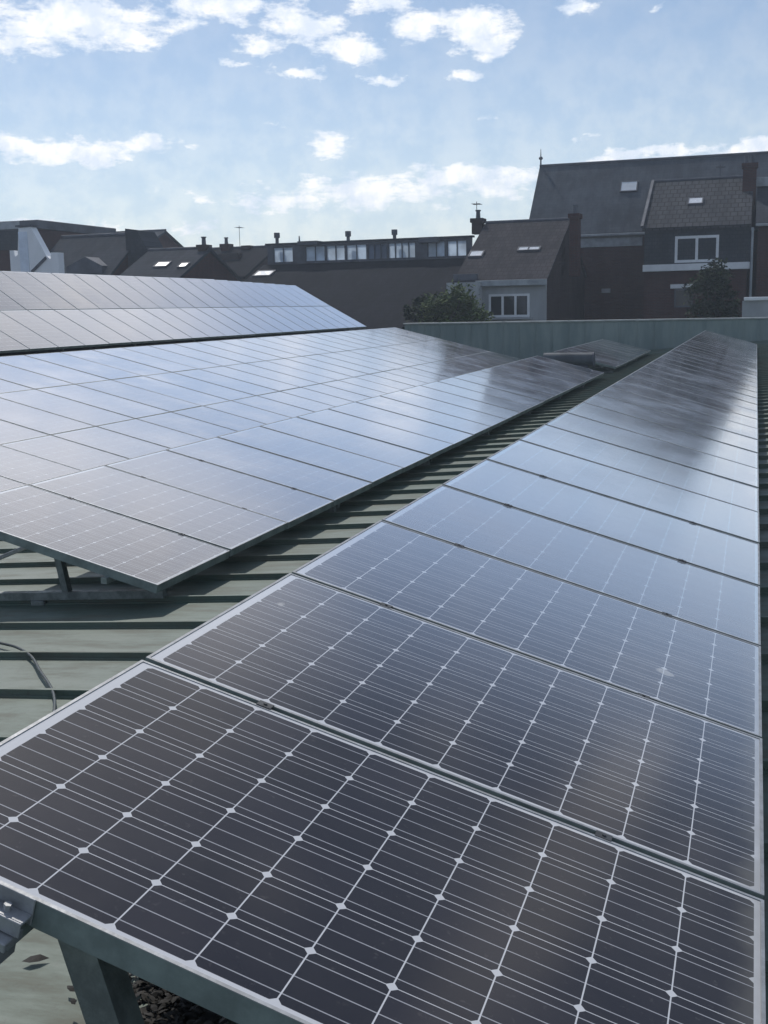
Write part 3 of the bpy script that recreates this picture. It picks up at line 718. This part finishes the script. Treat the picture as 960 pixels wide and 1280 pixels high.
# white stepped gable wall
gy = 46.0
pp = [(12, 400), (12, 313), (17, 313), (18.5, 321), (22, 319), (23, 285), (38, 283.5), (46, 298), (58, 320), (63, 324), (63.5, 315.5), (72.5, 315.5), (73, 400)]
pts = [P(a, b, gy) for a, b in pp]; cx = sum(q[0] for q in pts) / len(pts)
o = thing('white_gable_wall', 'whitewashed stepped gable wall standing out against dark roofs', 'gable wall', (cx, gy, 0))
m = MB(); m.prism([(q[0] - cx, q[1] if b < 400 else 0) for q, (a, b) in zip(pts, pp)], 0, .45); gw = m.build('wall', MT['whitewall'], o)
m = MB()
q0 = P(21, 284, gy); q1 = P(39, 283, gy); m.box(q0[0] - cx - .05, q1[0] - cx + .05, -.06, .51, q1[1], q1[1] + .08); m.build('coping', MT['lead'], gw)
m = MB(); a_ = P(40, 340, gy); b_ = P(58, 322, gy); m.bar((a_[0] - cx, -.03, a_[1]), (b_[0] - cx, -.03, b_[1]), .05, .12, (0, 1, 0)); m.build('flashing', MT['lead'], gw)
wbox(o, (cx, gy), gy, 23, 38, 290, 345, 'flue_or_shade_strip', MT['flue_or_shade_strip'], .05, .0)  # no real pipe: bluish strip paints the shaded left half of the gable

# aerials
for px, y0_, y1_, Y_, what in ((300, 282, 309, 67.5, 'thin television aerial on the brown-roofed house'), (596, 252, 276, 56.6, 'television aerial beside the chimney of the pale rendered house'), (900, 206, 226, 63.5, 'small television aerial on the slate-hung house ridge')):
    x_, zb_ = P(px, y1_, Y_); _, zt_ = P(px, y0_, Y_); m = MB(); m.tube([(0, 0, zb_ - .5), (0, 0, zt_)], .018, 6)
    m.tube([(-.05, -.35, zt_ - .12), (.05, .35, zt_ - .12)], .012, 6)
    for q in range(6): m.tube([(-.22, -.3 + .12 * q, zt_ - .12), (.22, -.3 + .12 * q + .03, zt_ - .12)], .007, 5)
    tag(m.build('aerial', MT['lead'], loc=(x_, Y_, 0)), what, 'aerial')

# small outbuilding by the right edge
oy = 44.0
x0, zt = P(928, 376, oy); x1, _ = P(1010, 376, oy)
o = thing('outbuilding', 'small pale flat-roofed outbuilding just behind the parapet', 'shed', ((x0 + x1) / 2, oy, 0)); off = ((x0 + x1) / 2, oy)
m = MB(); m.box(x0 - off[0], x1 - off[0], 0, 3, 0, zt); m.build('wall', MT['render'], o)
m = MB(); zr_ = Z(950, 371, oy); m.box(x0 - off[0] + .05, x1 - off[0] + .15, -.15, 3.15, zt, zr_, bev=.02); m.build('roof', MT['white'], o)

# ------------------------------------------------------------------ trees
def tree(name, label, cx, cy, ztop, zbot, rx, ry, mat, nclump=60, leaves=150, seed=1, lsize=.10, trunk=.16):
    rd = random.Random(seed); o = thing(name, label, 'tree', (cx, cy, 0))
    tr = MB(); base = Vector((0, 0, 0)); fork = Vector((rd.uniform(-.2, .2), 0, zbot + .3))
    tr.tube([base, Vector((.05, 0, fork.z * .5)), fork, Vector((0, 0, (fork.z + ztop) / 2)), Vector((0, 0, ztop - .5))], [trunk, trunk * .85, trunk * .7, trunk * .45, .02], 10)
    cr = MB(); zc = (ztop + zbot) / 2; rz = (ztop - zbot) / 2
    for i in range(nclump):
        while True:
            q = Vector((rd.uniform(-1, 1), rd.uniform(-1, 1), rd.uniform(-1, 1)))
            if q.length < 1 and (q.length > .35 or rd.random() < .3): break
        wdt = 1 - .45 * max(0, q.z) ** 1.5
        c = Vector((q.x * rx * wdt, q.y * ry * wdt, zc + q.z * rz)); cs = rd.uniform(.22, .55) * min(rx, rz) * .75
        if i % 3 == 0:
            st_ = Vector((0, 0, max(zbot * .9, c.z - rz * .6))); tr.tube([st_, (st_ + c) / 2 + Vector((0, 0, -.1)), c], [.05, .035, .012], 6)
        for j in range(leaves):
            d = Vector((rd.gauss(0, .5), rd.gauss(0, .5), rd.gauss(0, .42))) * cs
            s = lsize * rd.uniform(.6, 1.3); p_ = c + d
            u_ = Vector((rd.uniform(-1, 1), rd.uniform(-1, 1), rd.uniform(-.6, .6))).normalized(); v_ = u_.cross(Vector((rd.uniform(-1, 1), rd.uniform(-1, 1), 1))).normalized()
            cr.add([p_ - u_ * s, p_ + v_ * s * .5, p_ + u_ * s, p_ - v_ * s * .5], [(0, 1, 2, 3)])
    tr.build('trunk', MT['bark'], o, True); 
    me = bpy.data.meshes.new('crown'); me.from_pydata(cr.v, [], cr.f); me.materials.append(mat); c = bpy.data.objects.new('crown', me); COL.objects.link(c); c.parent = o
    return o
ty = 46.5
x_, zt_ = P(566, 355, ty); tree('broadleaf_tree', 'round bushy tree in front of the pale rendered house', x_, ty, zt_, zt_ - 3.0, 1.4, 1.1, MT['leaf'], 52, 130, 3, .10)
x_, zt_ = P(893, 309, 52); tree('dark_tree', 'tall dark tree in front of the slate-hung house', x_, 52, zt_, zt_ - 5.2, 1.15, 1.1, MT['leaf2'], 60, 130, 5, .10)
x_, zt_ = P(527, 366, 47.5); tree('shrubby_tree', 'low dark tree beside the bushy one, under the workshop roof', x_, 47.5, zt_, zt_ - 2.6, 0.8, 0.8, MT['leaf2'], 26, 130, 9, .10)

# ------------------------------------------------------------------ air
hz = MB(); hz.box(-620, 620, -620, 620, -1, 26)
hz_o = hz.build('haze', MT['white']); hz_o['kind'] = 'stuff'
hm = bpy.data.materials.new('haze'); hm.use_nodes = True; ht = hm.node_tree; ht.nodes.clear()
pv = ht.nodes.new('ShaderNodeVolumePrincipled'); pv.inputs['Color'].default_value = (.76, .87, 1, 1); pv.inputs['Density'].default_value = .0014; pv.inputs['Anisotropy'].default_value = .3
ho = ht.nodes.new('ShaderNodeOutputMaterial'); ht.links.new(pv.outputs[0], ho.inputs['Volume'])
hz_o.data.materials.clear(); hz_o.data.materials.append(hm)
